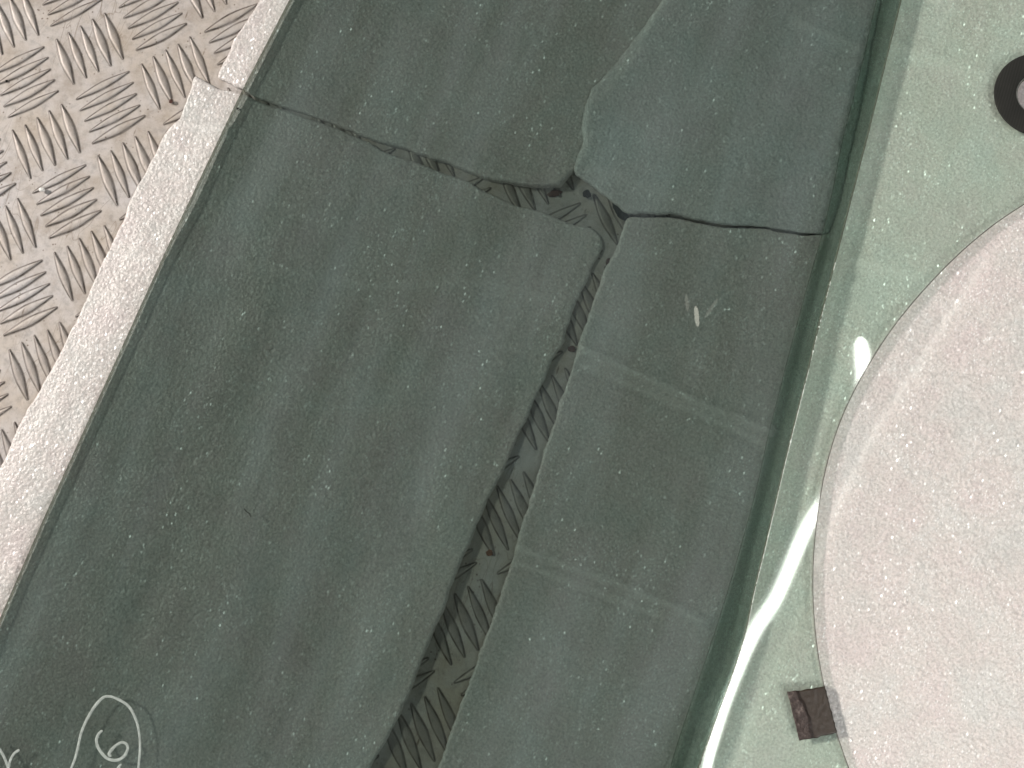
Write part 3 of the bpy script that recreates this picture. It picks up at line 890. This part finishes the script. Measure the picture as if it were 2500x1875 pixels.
# flap folded down over the cutout wall
last = NU * (NV + 1)
rows = [(0.00025, -0.0005), (0.00035, -0.0015), (0.00030, -0.0026)]
prev = last
for dx_, dz_ in rows:
    s0 = len(vs)
    for j in range(NV + 1):
        q = np.array(vs[last + j][:2]); toC = HC - q; toC /= np.linalg.norm(toC)
        q = q + toC * dx_
        vs.append((q[0], q[1], ZT + dz_)); acr.append(1.0)
    for j in range(NV):
        fs.append((prev + j, prev + j + 1, s0 + j + 1, s0 + j))
    prev = s0
tape = new_obj('tape_piece', vs, fs, tape_m)
at3 = tape.data.attributes.new('across', 'FLOAT', 'POINT'); at3.data.foreach_set('value', acr)
sol_ = tape.modifiers.new('thickness', 'SOLIDIFY'); sol_.thickness = 0.00025; sol_.offset = -1
tag(tape, 'small square of dark brown tape folded over the rim of the large round cutout', 'tape')

# ------------------------------------------------------------------ grit and crumbs


def crumb(name, px, py, z, r, material, label, cat, squash=0.7, stretch=(1, 1), ang=0.0, seed=0, group=None):
    bm = bmesh.new(); bmesh.ops.create_icosphere(bm, subdivisions=3, radius=1.0)
    for v in bm.verts:
        n = 1 + 0.35 * mn.noise(v.co * 1.7 + Vector((seed, 0, 0))) + 0.15 * mn.noise(v.co * 4 + Vector((seed, 3, 0)))
        v.co *= n
        x, y = v.co.x * r * stretch[0], v.co.y * r * stretch[1]
        ca, sa = math.cos(ang), math.sin(ang)
        v.co.x, v.co.y, v.co.z = x * ca - y * sa, x * sa + y * ca, v.co.z * r * squash
    me = bpy.data.meshes.new(name); bm.to_mesh(me); bm.free()
    me.polygons.foreach_set('use_smooth', [True] * len(me.polygons)); me.materials.append(material)
    o = bpy.data.objects.new(name, me); C.objects.link(o)
    p = at(px, py, z + r * squash * 0.8); o.location = (p[0], p[1], z + r * squash * 0.8)
    tag(o, label, cat, group)
    return o


black_m = simple('black_grit', (0.006, 0.005, 0.004), 0.9, 0.3, 900)
rust_m = simple('rusty_debris', (0.085, 0.032, 0.02), 0.7, 0.4, 700, 0.0003)
chalk_m = simple('white_chip', (0.8, 0.78, 0.74), 0.5, 0.05)
IA = math.atan2(IMX[1], IMX[0])
crumb('grit_bead', 1433, 474, 0.0, px_m * 10, black_m, 'round black bead on the plate where the two cracks meet', 'grit bead', 0.9, seed=2)
crumb('shadow_lump', 1516, 517, 0.0, px_m * 15, simple('shadow_lump_green', (0.012, 0.016, 0.012), 0.9, 0.3, 600, 0.0004), 'dark crumb stretched along the folded foam to stand in for the shadow under its edge', 'debris', 0.5, (1.8, 0.8), IA - 0.9, 5)  # crumb drawn out long and dark in place of the fold's shadow
crumb('rust_flake', 1354, 472, 0.0, px_m * 12, rust_m, 'reddish brown flake beside the corner of the upper crack', 'debris', 0.2, (1.5, 0.7), IA + 0.3, 8)
crumb('rust_flake', 1486, 640, 0.0, px_m * 8, rust_m, 'reddish flake at the top of the long gap', 'debris', 0.3, (0.9, 1.4), IA, 11)
crumb('rust_flake', 1396, 852, 0.0, px_m * 8, rust_m, 'reddish flake midway down the long gap', 'debris', 0.3, (1.2, 1.0), IA, 14)
crumb('rust_flake', 1196, 1350, 0.0, px_m * 7, simple('orange_rust', (0.16, 0.06, 0.02), 0.8, 0.4, 700, 0.0003), 'orange brown flake low in the long gap', 'debris', 0.3, (1.4, 1.0), IA + 0.6, 17)
crumb('rust_flake', 417, 247, 0.0006, px_m * 5, rust_m, 'tiny red brown bead at the tip of a raised bar', 'debris', 0.7, (1, 1.1), IA, 19)
crumb('white_chip', 102, 463, 0.0009, px_m * 7, chalk_m, 'tiny white chip on the bare tread plate', 'chip', 0.5, (1.2, 0.9), IA, 21)
crumb('grit_bead', 16, 198, 0.0, px_m * 3.2, black_m, 'tiny black speck on bare tread plate at the left', 'grit bead', 0.8, seed=23)
crumb('grit_bead', 580, 265, 0.0021, px_m * 2.2, black_m, 'tiny black speck under the left edge of the smoked glass', 'grit bead', 0.8, (0.7, 1.5), IA - 1.1, 25)
# a short curled hair lying on the smoked glass
hp = [(596, 1242), (603, 1250), (609, 1254), (613, 1262)]
cur = [on_dark(q[0], q[1], T_GL) for q in catmull(hp, 6)]
vs, fs = [], []; rh = px_m * 1.1
for i, p in enumerate(cur):
    a_ = cur[max(0, i - 1)]; b_ = cur[min(len(cur) - 1, i + 1)]; t = b_ - a_; t /= np.linalg.norm(t); s = np.cross(t, [0, 0, 1])
    for k in range(6):
        an = 2 * math.pi * k / 6
        q = p + s * math.cos(an) * rh + np.array([0, 0, 1]) * (math.sin(an) * rh + rh)
        vs.append(tuple(q))
for i in range(len(cur) - 1):
    for k in range(6):
        fs.append((i * 6 + k, i * 6 + (k + 1) % 6, (i + 1) * 6 + (k + 1) % 6, (i + 1) * 6 + k))
hair = new_obj('hair', vs, fs, black_m)
tag(hair, 'short dark curled hair lying on the smoked glass', 'hair')

# ------------------------------------------------------------------ the bright curved lamp mirrored in the pale green pane
lamp_m, nt, out = mat('lamp_glow')
em = N(nt, 'Emission', Color=(1.0, 0.985, 0.95, 1)); L(nt, em.outputs[0], out.inputs['Surface'])
la = nt.nodes.new('ShaderNodeAttribute'); la.attribute_name = 'glow'
lm = N(nt, 'Math', _operation='MULTIPLY'); L(nt, la.outputs['Fac'], lm.inputs[0]); lm.inputs[1].default_value = 27.0; L(nt, lm.outputs[0], em.inputs['Strength'])
HLAMP = 1.5
arc = [(1716, 1960, 30), (1728, 1875, 30), (1765, 1740, 38), (1803, 1643, 36), (1843, 1546, 46), (1900, 1455, 44), (1968, 1300, 44), (2022, 1215, 46), (2072, 1150, 46), (2106, 1060, 46), (2112, 940, 50), (2110, 870, 52), (2106, 838, 44), (2101, 820, 22)]


def mirror(px, py, H):
    d = ray(px, py); p = at(px, py, ZT); r = np.array([d[0], d[1], -d[2]])
    return p + r * (H - ZT) / r[2]


cur = catmull(arc, 8)
vs, fs, glow = [], [], []
cw = [(mirror(q[0], q[1], HLAMP), q[2]) for q in cur]
for i, (p, w) in enumerate(cw):
    a_ = cw[max(0, i - 1)][0]; b_ = cw[min(len(cw) - 1, i + 1)][0]; t = b_ - a_; t /= np.linalg.norm(t); s = np.cross(t, [0, 0, 1]); s /= np.linalg.norm(s)
    hw_ = w * 0.42 * (HLAMP + CAM[2]) / F_PX
    endf = min(1.0, (len(cw) - 1 - i) / 5.0)
    for k, g in ((-1.6, 0.0), (-1.1, 0.07), (-0.75, 0.4), (-0.35, 1.0), (0.35, 1.0), (0.75, 0.4), (1.1, 0.07), (1.6, 0.0)):
        q = p + s * hw_ * k
        vs.append((q[0], q[1], q[2] + 0.01 * abs(k))); glow.append(g * (0.25 + 0.75 * endf))
for i in range(len(cw) - 1):
    for k in range(7):
        fs.append((i * 8 + k, i * 8 + k + 1, (i + 1) * 8 + k + 1, (i + 1) * 8 + k))
lamp = new_obj('curved_strip_lamp', vs, fs, lamp_m, smooth=False)
at4 = lamp.data.attributes.new('glow', 'FLOAT', 'POINT'); at4.data.foreach_set('value', glow)
tag(lamp, 'glowing curved strip lamp overhead, seen as the white streak on the pale glass', 'lamp')


# ------------------------------------------------------------------ three small far lamps: the faint slivers mirrored in the smoked pane
ndk = np.array([-(ZR - ZL) / alen * ax[0], -(ZR - ZL) / alen * ax[1], 1.0]); ndk /= np.linalg.norm(ndk)


def sliver(px, py, lw, ll_, ang, rad, name):
    d = ray(px, py); p = on_dark(px, py, T_GL); r = d - 2 * np.dot(d, ndk) * ndk
    q = p + r * (1.5 - p[2]) / r[2]
    k = (1.5 + CAM[2]) / F_PX
    dl = bpy.data.lights.new(name, 'AREA'); dl.shape = 'ELLIPSE'; dl.size = lw * k; dl.size_y = ll_ * k
    dl.energy = 0.6 * rad * math.pi * (math.pi / 4) * dl.size * dl.size_y; dl.color = (1.0, 0.93, 0.8)
    o = bpy.data.objects.new(name, dl); C.objects.link(o); o.location = tuple(q)
    o.rotation_euler = (0, 0, IA + ang)


sliver(1701, 772, 11, 52, 0.08, 8.0, 'far_lamp')
sliver(1677, 738, 8, 44, 0.10, 2.2, 'far_lamp')
sliver(1737, 752, 9, 60, -0.6, 1.6, 'far_lamp')
